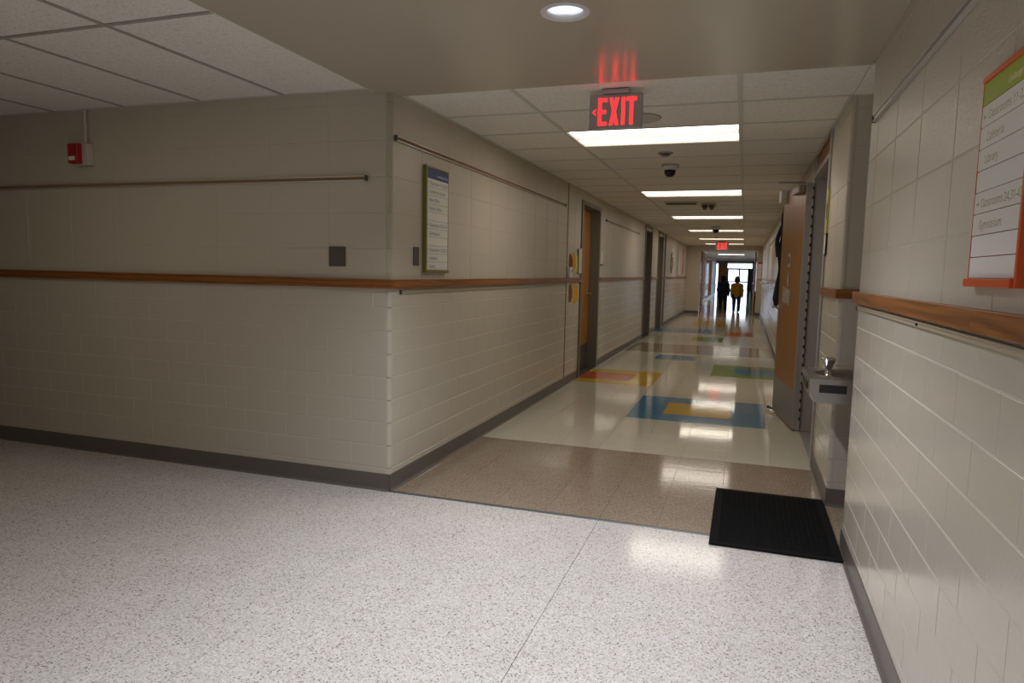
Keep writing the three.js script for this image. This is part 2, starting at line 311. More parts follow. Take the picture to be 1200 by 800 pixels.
// ---------------------------------------------------------------- baseboards, wood rails
const coveShape = () => { const s = new THREE.Shape(); s.moveTo(0, 0); s.lineTo(.016, 0); s.lineTo(.0145, .003); s.quadraticCurveTo(.006, .006, .0042, .018); s.lineTo(.0035, .098); s.quadraticCurveTo(.003, .102, 0, .102); s.lineTo(0, 0); return s; };
function cove(g, u0, u1, lens = 1.22) {       // runs along local x, against the wall plane z = 0
  let a = u0; while (a < u1 - .01) { const b = Math.min(a + lens, u1); const e = new THREE.ExtrudeGeometry(coveShape(), { depth: b - a - .0012, bevelEnabled: false, curveSegments: 5 }); e.rotateY(Math.PI / 2); e.scale(1, 1, -1); 
    const ix = e.index; const q = e.index ? e.toNonIndexed() : e; const p = q.attributes.position; for (let i = 0; i < p.count; i += 3) { for (const at of [q.attributes.position, q.attributes.normal, q.attributes.uv]) { const n = at.itemSize; for (let k = 0; k < n; k++) { const t1 = at.getComponent(i + 1, k), t2 = at.getComponent(i + 2, k); at.setComponent(i + 1, k, t2); at.setComponent(i + 2, k, t1); } } }
    q.computeVertexNormals(); put('cove_base', q, M.base, g, [a, 0, 0]); a = b; }
}
const bF = struct('baseboard_front', 'dark brown rubber cove base along the hall wall'); cove(bF, HALLW, -.2 - 0, 1.22); cove(bF, -.2, 0, 1); 
const bL = struct('baseboard_left', 'dark brown rubber cove base along the long corridor wall', [0, 0, 0], Math.PI / 2); { let a = 0; for (const [d0, d1] of [...DOORS, [20.7, 0]]) { cove(bL, a, d0, 1.22); a = d1; } }
const bR = struct('baseboard_right', 'dark brown cove base under the pale wall beside the black mat', [W, 0, 0], -Math.PI / 2); cove(bR, WZ - .004, BACKZ);
const bW = struct('baseboard_wing', 'dark brown cove base on the wall stub by the fountain', [0, 0, WINGZ]); cove(bW, W, W + .36);
const bS = struct('baseboard_stub', 'dark brown cove base between the fountain and the door', [W, 0, 0], -Math.PI / 2); cove(bS, -1.6, WINGZ + .004);
const bX = struct('baseboard_far', 'dark brown cove base along the corridor wall beyond the door', [W, 0, 0], -Math.PI / 2); cove(bX, ENDZ, -2.8);
const bE = struct('baseboard_end', 'dark brown cove base on the piers of the far wall', [0, 0, ENDZ]); cove(bE, 0, .46); cove(bE, 2.28, W);
let trimN = 2;
function woodRail(label, pos, turn, segs) { const g = new THREE.Group(); g.name = 'trim_' + trimN++; g.position.set(...pos); g.rotation.y = turn; scene.add(g); g.userData.kind = 'structure'; g.userData.label = label;
  for (const [a, b] of segs) { const q = rbox(b - a - .001, .052, .024, .003, (a + b) / 2, 1.22, .0125); put('oak_rail', uvm(q, trimN * .31 + a, .07 * trimN), M.oak, g); } return g; }
woodRail('oak chair rail along the hall block wall', [0, 0, 0], 0, [[HALLW, -2.44], [-2.44, .0245]]);
woodRail('oak chair rail along the corridor wall with the classroom doors', [0, 0, 0], Math.PI / 2, [[.001, 2.6], [2.6, 4.77], [5.92, 10.38], [11.47, 12.53], [13.57, 20.68]]);
woodRail('oak chair rail on the wall beside the black mat', [W, 0, 0], -Math.PI / 2, [[WZ - .02, 2.4], [2.4, BACKZ]]);
woodRail('short oak chair rail on the stub wall by the fountain', [W, 0, 0], -Math.PI / 2, [[-1.58, WINGZ - .0]]);
woodRail('short oak chair rail facing the hall behind the fountain', [0, 0, WINGZ], 0, [[W - .0245, W + .36]]);
woodRail('oak chair rail along the corridor wall beyond the propped door', [W, 0, 0], -Math.PI / 2, [[ENDZ, -3.75]]);

// ---------------------------------------------------------------- recessed doors of the corridor wall
const wallP = (g, u, y, z) => [u, y, z];
function recessDoor(name, label, [a, b], topY, o) {
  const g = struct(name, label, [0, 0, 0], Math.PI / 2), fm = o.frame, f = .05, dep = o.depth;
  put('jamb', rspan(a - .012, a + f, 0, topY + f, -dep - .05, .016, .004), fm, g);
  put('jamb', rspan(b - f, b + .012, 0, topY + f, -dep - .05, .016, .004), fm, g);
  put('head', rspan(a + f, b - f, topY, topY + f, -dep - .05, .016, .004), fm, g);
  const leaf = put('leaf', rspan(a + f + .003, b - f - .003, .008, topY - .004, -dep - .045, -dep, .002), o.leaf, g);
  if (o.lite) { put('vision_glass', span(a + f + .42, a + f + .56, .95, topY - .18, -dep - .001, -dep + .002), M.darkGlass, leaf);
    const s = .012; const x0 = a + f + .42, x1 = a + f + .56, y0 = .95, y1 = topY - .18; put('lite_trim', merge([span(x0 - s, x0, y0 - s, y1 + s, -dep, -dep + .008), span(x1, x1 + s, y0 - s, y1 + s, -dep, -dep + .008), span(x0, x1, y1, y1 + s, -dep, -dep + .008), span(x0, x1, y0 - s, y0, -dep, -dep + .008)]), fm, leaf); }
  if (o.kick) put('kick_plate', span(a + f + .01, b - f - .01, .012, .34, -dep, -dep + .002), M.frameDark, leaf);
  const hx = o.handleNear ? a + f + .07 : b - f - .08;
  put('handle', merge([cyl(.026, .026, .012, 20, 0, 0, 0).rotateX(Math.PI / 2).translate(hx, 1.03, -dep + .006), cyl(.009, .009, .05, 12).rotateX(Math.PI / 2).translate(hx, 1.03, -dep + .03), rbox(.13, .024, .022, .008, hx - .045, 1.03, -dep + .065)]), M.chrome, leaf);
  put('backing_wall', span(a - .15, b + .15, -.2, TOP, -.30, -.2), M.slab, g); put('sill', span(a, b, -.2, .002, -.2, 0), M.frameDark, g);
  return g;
}
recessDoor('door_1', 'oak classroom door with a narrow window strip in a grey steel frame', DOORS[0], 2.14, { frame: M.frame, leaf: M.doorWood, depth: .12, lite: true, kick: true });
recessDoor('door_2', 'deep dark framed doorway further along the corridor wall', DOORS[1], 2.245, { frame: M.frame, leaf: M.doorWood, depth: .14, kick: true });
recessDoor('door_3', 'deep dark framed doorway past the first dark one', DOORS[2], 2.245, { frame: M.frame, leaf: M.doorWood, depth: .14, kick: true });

// ---------------------------------------------------------------- propped open door in the opposite wall
{ const g = struct('door_4', 'oak door propped open into the corridor with silver labels on it, next to the fountain'), zn = -1.60, zf = -2.80;
  put('jamb', rspan(W - .014, W + .20, 0, CEIL, zn - .05, zn + .012, .004), M.frameGrey, g);
  put('jamb', rspan(W - .006, W + .20, 0, CEIL, zf, zf + .07, .004), M.frameGrey, g);
  put('head', rspan(W - .014, W + .20, 2.115, 2.155, zf + .07, zn - .05, .004), M.frameGrey, g);
  put('transom_panel', span(W + .012, W + .05, 2.155, CEIL, zf + .07, zn - .05), M.doorWood, g);
  put('stop', span(W + .09, W + .105, 0, 2.115, zf + .07, zf + .085), M.frameGrey, g);
  put('room_wall', span(W + .9, W + 1.0, 0, TOP, zf - .8, zn + .6), M.slab, g);
  put('room_wall', span(W + .2, W + .9, 0, TOP, zn + .5, zn + .6), M.slab, g); put('room_wall', span(W + .2, W + .9, 0, TOP, zf - .8, zf - .7), M.slab, g); put('room_floor', span(W, W + .9, -.2, -.001, zf - .7, zn + .5), M.slab, g);
  const leafG = new THREE.Group(); leafG.name = 'leaf'; leafG.position.set(W - .012, 0, zf + .075); leafG.rotation.y = -Math.PI / 2 + .142; g.add(leafG);   // local -x runs to the latch edge, local +z is the corridor side
  const flip = q => { q.scale(-1, 1, 1); const p = q.attributes; for (let i = 0; i < p.position.count; i += 3) for (const a of [p.position, p.normal, p.uv]) for (let k = 0; k < a.itemSize; k++) { const t = a.getComponent(i + 1, k); a.setComponent(i + 1, k, a.getComponent(i + 2, k)); a.setComponent(i + 2, k, t); } return q; };
  const leafPart = (n, q, m) => put(n, flip(q.index ? q.toNonIndexed() : q), m, leafG);
  leafPart('panel', rspan(.003, .90, .012, 2.085, .008, .053, .002), M.doorWood);
  leafPart('edge_guard', span(-.001, .012, .012, 2.085, .006, .055), M.frameGrey);
  leafPart('kick_plate', span(.02, .885, .02, .35, .053, .0552), M.alumDull);
  leafPart('hinge', merge([cyl(.008, .008, 2.07, 10, -.004, 1.045, .0), span(-.006, .0, .012, 2.08, .002, .05)]), M.frameGrey);
  { const s = []; for (let i = 0; i < 26; i++) s.push(span(-.018, -.0075, .1 + i * .077, .124 + i * .077, -.004, .008)); const m = leafPart('hinge_knuckle', merge(s), M.black); m.userData.kind = 'stuff'; }
  leafPart('lever_handle', merge([cyl(.027, .027, .012, 20).rotateX(Math.PI / 2).translate(.84, 1.02, .059), cyl(.009, .009, .05, 12).rotateX(Math.PI / 2).translate(.84, 1.02, .085), rbox(.13, .018, .016, .006, .79, 1.02, .11)]), M.chrome);
  leafPart('door_closer', merge([rbox(.26, .06, .055, .008, .16, 2.04, .082), span(.05, .07, 2.085, 2.10, .05, .26)]), M.alumDull);
  leafPart('hold_open_bracket', rspan(.80, .91, 2.0, 2.115, .02, .10, .006), M.white_plastic);
  // silver room tags stuck on the leaf
  leafPart('room_tag', rspan(.47, .55, 1.395, 1.52, .053, .0575, .003), M.alum);
  leafPart('room_tag_mark', rspan(.49, .53, 1.425, 1.49, .0575, .0585, .0005), M.black);
  { const ring = (x, y, r) => { const t = new THREE.TorusGeometry(r, .009, 8, 18); t.scale(1, 1.5, .4); t.translate(x, y, .057); return uvm(t); };
    leafPart('name_cutout', merge([ring(.50, 1.305, .022), ring(.50, 1.255, .02)]), M.alum);
    for (const [x, y] of [[.66, 1.15], [.58, 1.14], [.50, 1.13], [.42, 1.125]]) leafPart('name_cutout', merge([ring(x, y + .03, .022), ring(x + .004, y - .03, .024)]), M.alum); }
  leafPart('door_stop', merge([rbox(.14, .012, .025, .004, .92, .03, .07), cyl(.012, .012, .02, 12).translate(.98, .018, .075)]), M.black);
  // narrow note strips on the jamb
}
// jacket hung over the latch edge of the propped door
{ const pts = []; const dir = [-Math.sin(.142), -Math.cos(.142)]; const bx = W - .012 + dir[0] * .975 - .03, bz = -2.725 + dir[1] * .975;
  const g = thing('hanging_jacket', 'black jacket hanging over the free edge of the propped oak door', 'jacket', [bx, 0, bz]);
  const prof = [[1.98, .012, .02], [1.86, .03, .03], [1.7, .022, .035], [1.55, .05, .05], [1.38, .035, .06], [1.22, .06, .07], [1.10, .075, .075], [1.02, .05, .06], [.99, .01, .02]];
  const geo = new THREE.CylinderGeometry(1, 1, 1, 18, prof.length - 1, false), p = geo.attributes.position;
  for (let i = 0; i < p.count; i++) { const t = .5 - p.getY(i), k = Math.min(prof.length - 1, Math.round(t * (prof.length - 1))), [y, rx, rz] = prof[k], a = Math.atan2(p.getZ(i), p.getX(i)), rr = Math.hypot(p.getX(i), p.getZ(i)), f = rr * (1 + .22 * Math.sin(4 * a + k)); p.setXYZ(i, Math.cos(a) * rx * f * .8, y, Math.sin(a) * rz * f * .6); }
  geo.computeVertexNormals(); put('jacket_body', geo, std(.014, .014, .018, .8), g);
  put('sleeve', (() => { const t = new THREE.TubeGeometry(new THREE.CatmullRomCurve3([new THREE.Vector3(-.01, 1.80, -.02), new THREE.Vector3(-.05, 1.66, -.03), new THREE.Vector3(-.035, 1.5, -.01)]), 10, .02, 8); return t; })(), std(.016, .016, .02, .8), g); }

// ---------------------------------------------------------------- display rails
function displayRail(label, pos, turn, len, y, mat2 = M.cork) {
  const g = thing('display_rail', label, 'display rail', [pos[0], y, pos[2]], [0, turn, 0], 'display rails on the walls');
  put('channel', merge([rspan(0, len, -.014, -.009, 0, .016, .001), rspan(0, len, .009, .014, 0, .016, .001), span(0, len, -.01, .01, 0, .004)]), M.alum, g);
  put('cork_insert', span(.004, len - .004, -.0085, .0085, .004, .012), mat2, g);
  put('end_cap', rspan(-.006, .006, -.016, .016, 0, .019, .002), M.frameDark, g); put('end_cap', rspan(len - .006, len + .006, -.016, .016, 0, .019, .002), M.frameDark, g);
  return g;
}
displayRail('long aluminium display rail with brown insert on the hall wall below the fire alarm', [-4.8, 0, .001], 0, 4.65, 1.818);
displayRail('aluminium display rail above the blue headed directory sign', [.001, 0, -.045], Math.PI / 2, 3.9, 2.045);
displayRail('display rail on the corridor wall past the classroom door', [.001, 0, -6.3], Math.PI / 2, 3.2, 2.055);
displayRail('metal display rail on the pale wall above the orange framed sign', [W - .001, 0, .10], -Math.PI / 2, 4.5, 2.0, M.alumDull);
displayRail('display rail high on the corridor wall beyond the propped door', [W - .001, 0, -13.5], -Math.PI / 2, 6.4, 2.02);
function thinRail(label, pos, turn, len, y, bolts) { const g = thing('tack_strip', label, 'tack strip', [pos[0], y, pos[2]], [0, turn, 0], 'thin strips under the oak rails');
  put('strip', merge([rspan(0, len, -.009, .009, 0, .010, .002), span(0, len, .004, .007, .010, .014)]), std(.40, .335, .24, .45), g); for (const b of bolts) put('bolt', cyl(.005, .005, .006, 12).rotateX(Math.PI / 2).translate(b, 0, .012), M.black, g);
  put('end_cap', rspan(-.004, .004, -.012, .010, 0, .015, .002), M.frameDark, g); }
thinRail('thin beige strip under the oak rail by the blue headed sign', [.001, 0, -.115], Math.PI / 2, 3.9, 1.172, []);
thinRail('thin beige strip with a dark bolt under the oak rail by the orange framed sign', [W - .001, 0, .0], -Math.PI / 2, 4.5, 1.175, [1.182, 2.6]);

// ---------------------------------------------------------------- directory signs
function textTex(w, h, draw) { const c = document.createElement('canvas'); c.width = w; c.height = h; const x = c.getContext('2d'); draw(x, w, h); const t = new THREE.CanvasTexture(c); t.colorSpace = THREE.SRGBColorSpace; t.anisotropy = 8; return t; }
function directory(label, pos, turn, w, h, o) {
  const g = thing('directory_sign', label, 'sign', pos, [0, turn, 0]);       // local: x to the right as one reads it, y up from the foot
  const b = .014;
  const tl = o.thick === 'left' ? .019 : .003, trr = o.thick === 'left' ? .003 : .013;
  put('backboard', rspan(-.001, w, -.012, h, 0, .008, .002), o.frame, g);
  put('frame_side', rspan(w - .004, w - .004 + trr, -.018, h + .008, .001, o.thick === 'left' ? .0145 : .018, .0014), o.frame, g); put('frame_side', rspan(-tl, 0, -.018, h + .008, .001, o.thick === 'left' ? .024 : .0145, .0014), o.frame, g);
  put('frame_foot', rspan(0, w - .004, -.018, .0, .001, .024, .002), o.frame, g); put('frame_top', rspan(0, w - .004, h - .004, h + .008, .001, .018, .002), o.frame, g);
  const n = o.rows.length, hh = o.head * h, rh = (h - hh - .004) / n, iw = w - .004;
  const face = (x0, x1, y0, y1, z, mat) => { const q = new THREE.PlaneGeometry(x1 - x0, y1 - y0); q.translate((x0 + x1) / 2, (y0 + y1) / 2, z); return [q, mat]; };
  const strip = (nm, y0, y1, bg, draw) => { const px = 512, py = Math.round(512 * (y1 - y0) / iw); const body = put(nm, rspan(0, iw, y0 + .001, y1 - .001, .008, .013, .001), bg, g);
    if (draw) { const t = textTex(px, py, draw); const [q] = face(0, iw, y0 + .001, y1 - .001, .0134); const m = put('lettering', q, std(1, 1, 1, .5, { map: t }), body); } };
  strip('header', h - .004 - hh, h - .004, o.headMat, (x, W_, H_) => { x.fillStyle = o.headCss; x.fillRect(0, 0, W_, H_); x.fillStyle = '#e9ecdf'; x.font = 'italic ' + Math.round(H_ * .34) + 'px sans-serif'; x.textAlign = 'right'; x.textBaseline = 'middle'; if (!o.blank) x.fillText('Lindbergh School', W_ * .97, H_ * .62); });
  o.rows.forEach((s, i) => { const y1 = h - .004 - hh - i * rh, y0 = y1 - rh; strip('row', y0, y1, M.paper, s && ((x, W_, H_) => { x.fillStyle = '#dcdad2'; x.fillRect(0, 0, W_, H_); x.fillStyle = o.ink; x.textBaseline = 'middle'; x.font = Math.round(H_ * .56) + 'px sans-serif'; let tx = W_ * .15, s2 = s;
      if ('<>^'.includes(s[0])) { const d = s[0]; s2 = s.slice(1); const cx = W_ * .075, cy = H_ * .55, a = H_ * .17; x.lineWidth = H_ * .055; x.strokeStyle = o.ink; x.beginPath(); if (d === '^') { x.moveTo(cx, cy + a); x.lineTo(cx, cy - a); x.moveTo(cx - a * .6, cy - a * .3); x.lineTo(cx, cy - a); x.lineTo(cx + a * .6, cy - a * .3); } else { const e = d === '<' ? -1 : 1; x.moveTo(cx - e * a, cy); x.lineTo(cx + e * a, cy); x.moveTo(cx + e * a * .3, cy - a * .6); x.lineTo(cx + e * a, cy); x.lineTo(cx + e * a * .3, cy + a * .6); } x.stroke(); }
      const mw = W_ * .83, tw = x.measureText(s2).width; x.save(); x.translate(tx, H_ * .55); x.scale(Math.min(1, mw / tw), 1); x.fillText(s2, 0, 0); x.restore(); })); });
  return g;
}
const olive = std(.17, .155, .02, .45), orangeFrame = std(.62, .085, .012, .4);
directory('tall directory sign with a blue header and olive frame on the corridor wall', [.001, 1.305, -.43], Math.PI / 2, .34, .64, { frame: olive, head: .095, headMat: std(.012, .022, .16, .4), headCss: '#13256f', thick: 'left', ink: '#272a5c', rows: ['^Classrooms 11-23,25', 'Conference Room', 'Main Office', "Nurse's Office", '', '<Classrooms 24,31-43', 'Gymnasium', '', '<Classrooms 11-23,25', 'Cafeteria', 'Library'] });
directory('directory sign with a green header and bright orange frame on the pale wall', [W - .001, 1.313, 1.653], -Math.PI / 2, .304, .442, { frame: orangeFrame, head: .115, headMat: std(.3, .4, .03, .4), headCss: '#98ab1e', thick: 'right', ink: '#77842c', rows: ['<Classrooms 11-23,', 'Cafeteria', 'Library', '', '>Classrooms 24,31-43', 'Gymnasium', '', ''] });
directory('small directory sign in an orange frame on the pier at the corridor end', [2.30, 1.22, ENDZ + .001], 0, .12, .55, { frame: orangeFrame, head: .1, headMat: orangeFrame, headCss: '#c8551c', ink: '#888a60', blank: true, rows: ['', '', '', '', ''] });

// ---------------------------------------------------------------- small wall fittings
top('switch_plate', rspan(-.056, .056, -.057, .057, 0, .007, .003), M.plateDark, 'dark square blank plate on the hall wall above the oak rail', 'wall plate', [-.346, 1.373, .001]);
top('switch_plate', rspan(-.035, .035, -.057, .057, 0, .007, .003), M.plateDark, 'dark narrow plate beside the blue headed directory sign', 'wall plate', [.001, 1.387, -.32], [0, Math.PI / 2, 0]);
{ const g = thing('fire_alarm', 'red fire alarm pull box on a beige back box below a conduit', 'alarm', [-2.275, 1.952, .001]);
  put('back_box', rspan(-.058, .07, -.005, .135, 0, .045, .004), M.beige, g); const b = put('pull_box', rspan(-.062, .022, .0, .13, .045, .085, .006), M.red, g);
  put('pull_handle', rspan(-.045, .006, .02, .045, .085, .093, .003), M.white_plastic, b); put('conduit', cyl(.011, .011, .225, 12, .0, 0, 0).translate(.02, .245, .014), M.beige, g); }
// dark sealant joint in the corridor wall
structMesh('trim_8', span(-.007, .007, .1, CEIL, 0, .004), M.frameDark, 'dark vertical expansion joint in the corridor wall', [0, 0, -4.10], [0, Math.PI / 2, 0]);
structMesh('trim_9', span(-.02, .02, .1, CEIL, 0, .03), M.frame, 'brown vertical conduit cover on the corridor wall past the dark doorways', [0, 0, -13.95], [0, Math.PI / 2, 0]);
// paper leaf cut-outs and a thermostat beside the classroom door
function cutout(label, z, y, w, h, mat, tilt, lift) { const s = new THREE.Shape(); s.moveTo(0, -h / 2); s.bezierCurveTo(w * .7, -h * .3, w * .6, h * .2, 0, h / 2); s.bezierCurveTo(-w * .6, h * .2, -w * .7, -h * .3, 0, -h / 2);
  const g = new THREE.ExtrudeGeometry(s, { depth: .0025, bevelEnabled: false, curveSegments: 8 }); const m = top('paper_cutout', g, mat, label, 'paper cutout', [.004, y, z], [0, Math.PI / 2, 0], 'paper shapes beside the classroom door'); m.rotation.set(0, Math.PI / 2 - lift, 0); m.rotateZ(tilt); return m; }
cutout('brown leaf shaped paper beside the classroom door', -4.26, 1.43, .14, .20, std(.16, .05, .015, .8), .2, .1);
cutout('orange leaf shaped paper beside the classroom door', -4.40, 1.43, .17, .23, std(.62, .30, .03, .8), -.1, .12);
cutout('pale yellow leaf shaped paper beside the classroom door', -4.58, 1.42, .17, .23, std(.66, .58, .14, .8), .15, .1);
cutout('large golden paper shape hanging below the oak rail', -4.50, 1.06, .30, .26, std(.62, .34, .03, .8), .1, .1);
cutout('dark brown paper tail below the oak rail', -4.28, 1.07, .14, .23, std(.22, .08, .02, .8), -.1, .12);
{ const g = thing('thermostat', 'white thermostat box above the oak rail beside the classroom door', 'thermostat', [.001, 1.25, -4.20], [0, Math.PI / 2, 0]); put('case', rspan(-.06, .06, 0, .12, 0, .03, .004), M.white_plastic, g); put('display_window', rspan(.01, .035, .05, .09, .03, .0315, .0005), M.black, g); }
top('room_notice', rspan(0, .16, 0, .30, 0, .004, .001), M.beige, 'pale paper notice on the steel frame of the classroom door', 'notice', [.018, 1.30, -4.60], [0, Math.PI / 2, 0]);
{ const g = thing('room_plate', 'small white room plate past the classroom door', 'room plate', [.001, 1.42, -6.0], [0, Math.PI / 2, 0]); put('plate', rspan(0, .12, 0, .20, 0, .008, .002), M.white_plastic, g); put('pocket', rspan(-.004, .124, -.012, .012, 0, .02, .002), M.frame, g); }
// strips beside the propped door, on the stub wall
{ const g = thing('note_strip', 'narrow yellow green strip stuck beside the propped door', 'note', [W - .001, 1.60, -1.60], [0, -Math.PI / 2, 0]); put('paper_strip', rspan(0, .05, 0, .3, 0, .012, .002), std(.5, .5, .1, .7), g); put('dark_band', rspan(.001, .049, .10, .2, .0115, .0135, .0004), std(.14, .13, .05, .7), g); }
{ const g = thing('card_holder', 'small white card in a black holder beside the propped door', 'card', [W - .001, 1.455, -1.60], [0, -Math.PI / 2, 0]); put('holder', rspan(0, .07, 0, .15, 0, .012, .002), M.black, g); put('card', rspan(.008, .062, .012, .138, .0115, .0135, .0004), M.paper, g); }
// further along the corridor wall
{ const g = thing('wall_clock', 'silver oval plaque with dark marks on the corridor wall', 'plaque', [.004, 1.62, -15.7], [0, Math.PI / 2, 0]); const e = cyl(.5, .5, .02, 36).rotateX(Math.PI / 2); const a = e.clone(); a.scale(.5, .56, 1); put('rim', a, M.alumDull, g, [0, 0, .01]); const b = cyl(.44, .44, .01, 36).rotateX(Math.PI / 2); b.scale(.48, .53, 1); put('face', b, M.white_plastic, g, [0, 0, .022]);
  for (const [x, y, s] of [[-.05, .09, .07], [.06, -.02, .08], [-.04, -.13, .06]]) { const c = cyl(s, s, .008, 18).rotateX(Math.PI / 2); put('mark', c, M.frameDark, g, [x, y, .03]); } }
top('paper_banner', rspan(0, .5, 0, .86, 0, .006, .002), M.paper, 'tall pale paper banner on the corridor wall near its far end', 'banner', [.002, 1.31, -17.7], [0, Math.PI / 2, 0]);
top('paper_banner', rspan(0, .42, 0, .80, 0, .006, .002), std(.36, .13, .1, .8), 'tall dull red paper banner on the corridor wall near its far end', 'banner', [.002, 1.33, -19.1], [0, Math.PI / 2, 0]);
{ const g = thing('wall_shelf', 'pale shelf of papers on the corridor wall beyond the propped door', 'shelf', [W, 1.14, -13.2], [0, -Math.PI / 2, 0]); put('shelf_board', rspan(-1.4, .6, 0, .03, .024, .17, .004), M.white_plastic, g); put('pinned_sheet', rspan(-1.3, .5, .06, .75, .001, .006, .001), M.paper, g); }

// ---------------------------------------------------------------- ceiling fittings
const lensMat = new THREE.MeshStandardMaterial({ color: 0xffffff, roughness: .6, emissive: new THREE.Color().setRGB(1, .93, .82), emissiveIntensity: TROFFER * 1.3 });
function trofferAt(x, y, z, w, d, turn, label, dim = 1) {
  const g = thing('ceiling_light', label, 'ceiling light', [x, y, z], [0, turn, 0], 'corridor ceiling lights');
  put('housing', merge([span(-w / 2, w / 2, .06, .065, -d / 2, d / 2), span(-w / 2, -w / 2 + .004, 0, .06, -d / 2, d / 2), span(w / 2 - .004, w / 2, 0, .06, -d / 2, d / 2), span(-w / 2, w / 2, 0, .06, -d / 2, -d / 2 + .004), span(-w / 2, w / 2, 0, .06, d / 2 - .004, d / 2)]), M.tee, g);
  const lens = s => { const n = 10, pos = [], L = d / 2 - .012; const P = i => { const t = i / n; return [.006 + .026 * Math.cos((t - .5) * Math.PI) * -1 + .026, s * (.006 + t * L)]; }; for (let i = 0; i < n; i++) { const [ya, za] = P(i), [yb, zb] = P(i + 1), xa = -w / 2 + .006, xb = w / 2 - .006; pos.push(xa, ya, za, xb, ya, za, xb, yb, zb, xa, ya, za, xb, yb, zb, xa, yb, zb); } const q = new THREE.BufferGeometry(); q.setAttribute('position', new THREE.Float32BufferAttribute(pos, 3)); q.computeVertexNormals(); q.setAttribute('uv', new THREE.Float32BufferAttribute(new Float32Array(pos.length / 3 * 2), 2)); return q; };
  const lm = dim === 1 ? lensMat : lensMat.clone(); if (dim !== 1) lm.emissiveIntensity *= dim;
  put('lens', lens(1), lm, g); put('lens', lens(-1), lm, g);
  put('centre_bar', span(-w / 2, w / 2, -.004, .03, -.007, .007), M.tee, g);
  const l = new THREE.RectAreaLight(TROFFER_COLOR, TROFFER * dim, w - .02, d - .02); l.position.set(0, -.012, 0); l.rotation.x = -Math.PI / 2; g.add(l);
}
function troffer(r, label) { const z1 = GZ0 - r * GP - .012, z0 = GZ0 - (r + 1) * GP + .012, x0 = GX[1] + .012, x1 = GX[2] - .012; trofferAt((x0 + x1) / 2, CEIL, (z0 + z1) / 2, x1 - x0, z1 - z0, 0, label); }
HALL_LIGHTS.forEach((k, i) => trofferAt(-.095 - (k + .5) * .6096, 2.312, 1.82, 1.2, .58, Math.PI / 2, 'dim ceiling light of the side hall', .45));
const ord = ['twin lens ceiling light just behind the near exit sign', 'second corridor ceiling light after the near exit sign', 'third corridor ceiling light after the near exit sign', 'fourth corridor ceiling light after the near exit sign', 'ceiling light just before the far exit sign', 'last corridor ceiling light before the far wall'];
LIGHT_ROWS.forEach((r, i) => troffer(r, ord[i]));
CANS.forEach(([x, z], i) => { const g = thing('recessed_downlight', ['round recessed ceiling light in the tan soffit before the exit sign', 'round recessed ceiling light above the entrance'][i], 'downlight', [x, SOFF, z], null, 'round lights in the soffit');
  put('trim_ring', lathe([[.070, .012], [.0735, -.003], [.09, -.005], [.094, 0], [.094, -.0005], [.0735, -.0008]], 40), M.white_plastic, g);
  put('reflector', lathe([[.0735, .0], [.07, .03], [.06, .066]], 40), M.chrome, g);
  put('lens', cyl(.0705, .0705, .004, 40, 0, .02, 0), new THREE.MeshStandardMaterial({ color: 0xffffff, emissive: new THREE.Color().setRGB(.74, .78, .95), emissiveIntensity: .9, roughness: .4 }), g);
  const l = new THREE.SpotLight(CAN_COLOR, CAN, 0, 1.15, 1); l.position.set(0, -.008, 0); l.target.position.set(0, -1, 0); l.castShadow = true; l.shadow.radius = 3; g.add(l, l.target); });
function exitSign(label, pos, s = 1) {
  const g = thing('exit_sign', label, 'exit sign', pos, null, 'exit signs'); g.scale.setScalar(s);
  const face = std(.4, .375, .36, .5), w = .29, h = .19, glow = new THREE.MeshStandardMaterial({ color: new THREE.Color().setRGB(.6, .02, .02), roughness: .5, emissive: new THREE.Color().setRGB(1.0, .035, .04), emissiveIntensity: 1.5 });
  put('mount_canopy', rspan(-.075, .075, -.022, 0, -.03, .03, .008), face, g);
  put('housing', rbox(w, h, .028, .012, 0, -.022 - h / 2, 0, 3), face, g);
  const y0 = -.022 - h + .022, lh = .145, st = .02, z0 = .0135, z1 = .0155, bar = (x0, x1, a, b) => span(x0, x1, y0 + a * lh, y0 + b * lh, z0, z1);
  const diag = (xa, xb, x) => { const q = new THREE.Shape(); q.moveTo(xa, 0); q.lineTo(xa + st, 0); q.lineTo(xb + st, lh); q.lineTo(xb, lh); q.lineTo(xa, 0); const e = new THREE.ExtrudeGeometry(q, { depth: z1 - z0, bevelEnabled: false }); e.translate(x, y0, z0); return uvm(e); };
  const st2 = st / lh;
  put('letter', merge([bar(-.095, -.095 + st, 0, 1), bar(-.095, -.045, 0, st2), bar(-.095, -.05, .5 - st2 / 2, .5 + st2 / 2), bar(-.095, -.045, 1 - st2, 1)]), glow, g);
  put('letter', merge([diag(0, .034, -.035), diag(.034, 0, -.035)]), glow, g);
  put('letter', bar(.032, .032 + st, 0, 1), glow, g);
  put('letter', merge([bar(.076, .076 + st, 0, 1), bar(.058, .114, 1 - st2, 1)]), glow, g);
  { const q = new THREE.Shape(), a = .02; q.moveTo(0, 0); q.lineTo(.022, a); q.lineTo(.022, a - .011); q.lineTo(.010, 0); q.lineTo(.022, -a + .011); q.lineTo(.022, -a); q.lineTo(0, 0); const e = new THREE.ExtrudeGeometry(q, { depth: z1 - z0, bevelEnabled: false }); e.translate(-.128, y0 + lh * .5, z0); put('arrow', uvm(e), glow, g); }
  const l = new THREE.RectAreaLight(new THREE.Color().setRGB(1, .035, .04), .12, .2 * s, .14 * s); l.position.set(.005, y0 + lh / 2, .02); l.rotation.y = Math.PI; g.add(l);
  return g;
}
exitSign('red lit exit sign with a left chevron hanging at the corridor mouth', [1.213, CEIL - .004, -.29], 1);
exitSign('red lit exit sign hanging before the opening at the far corridor end', [1.24, CEIL - .004, -17.4], 1.25);
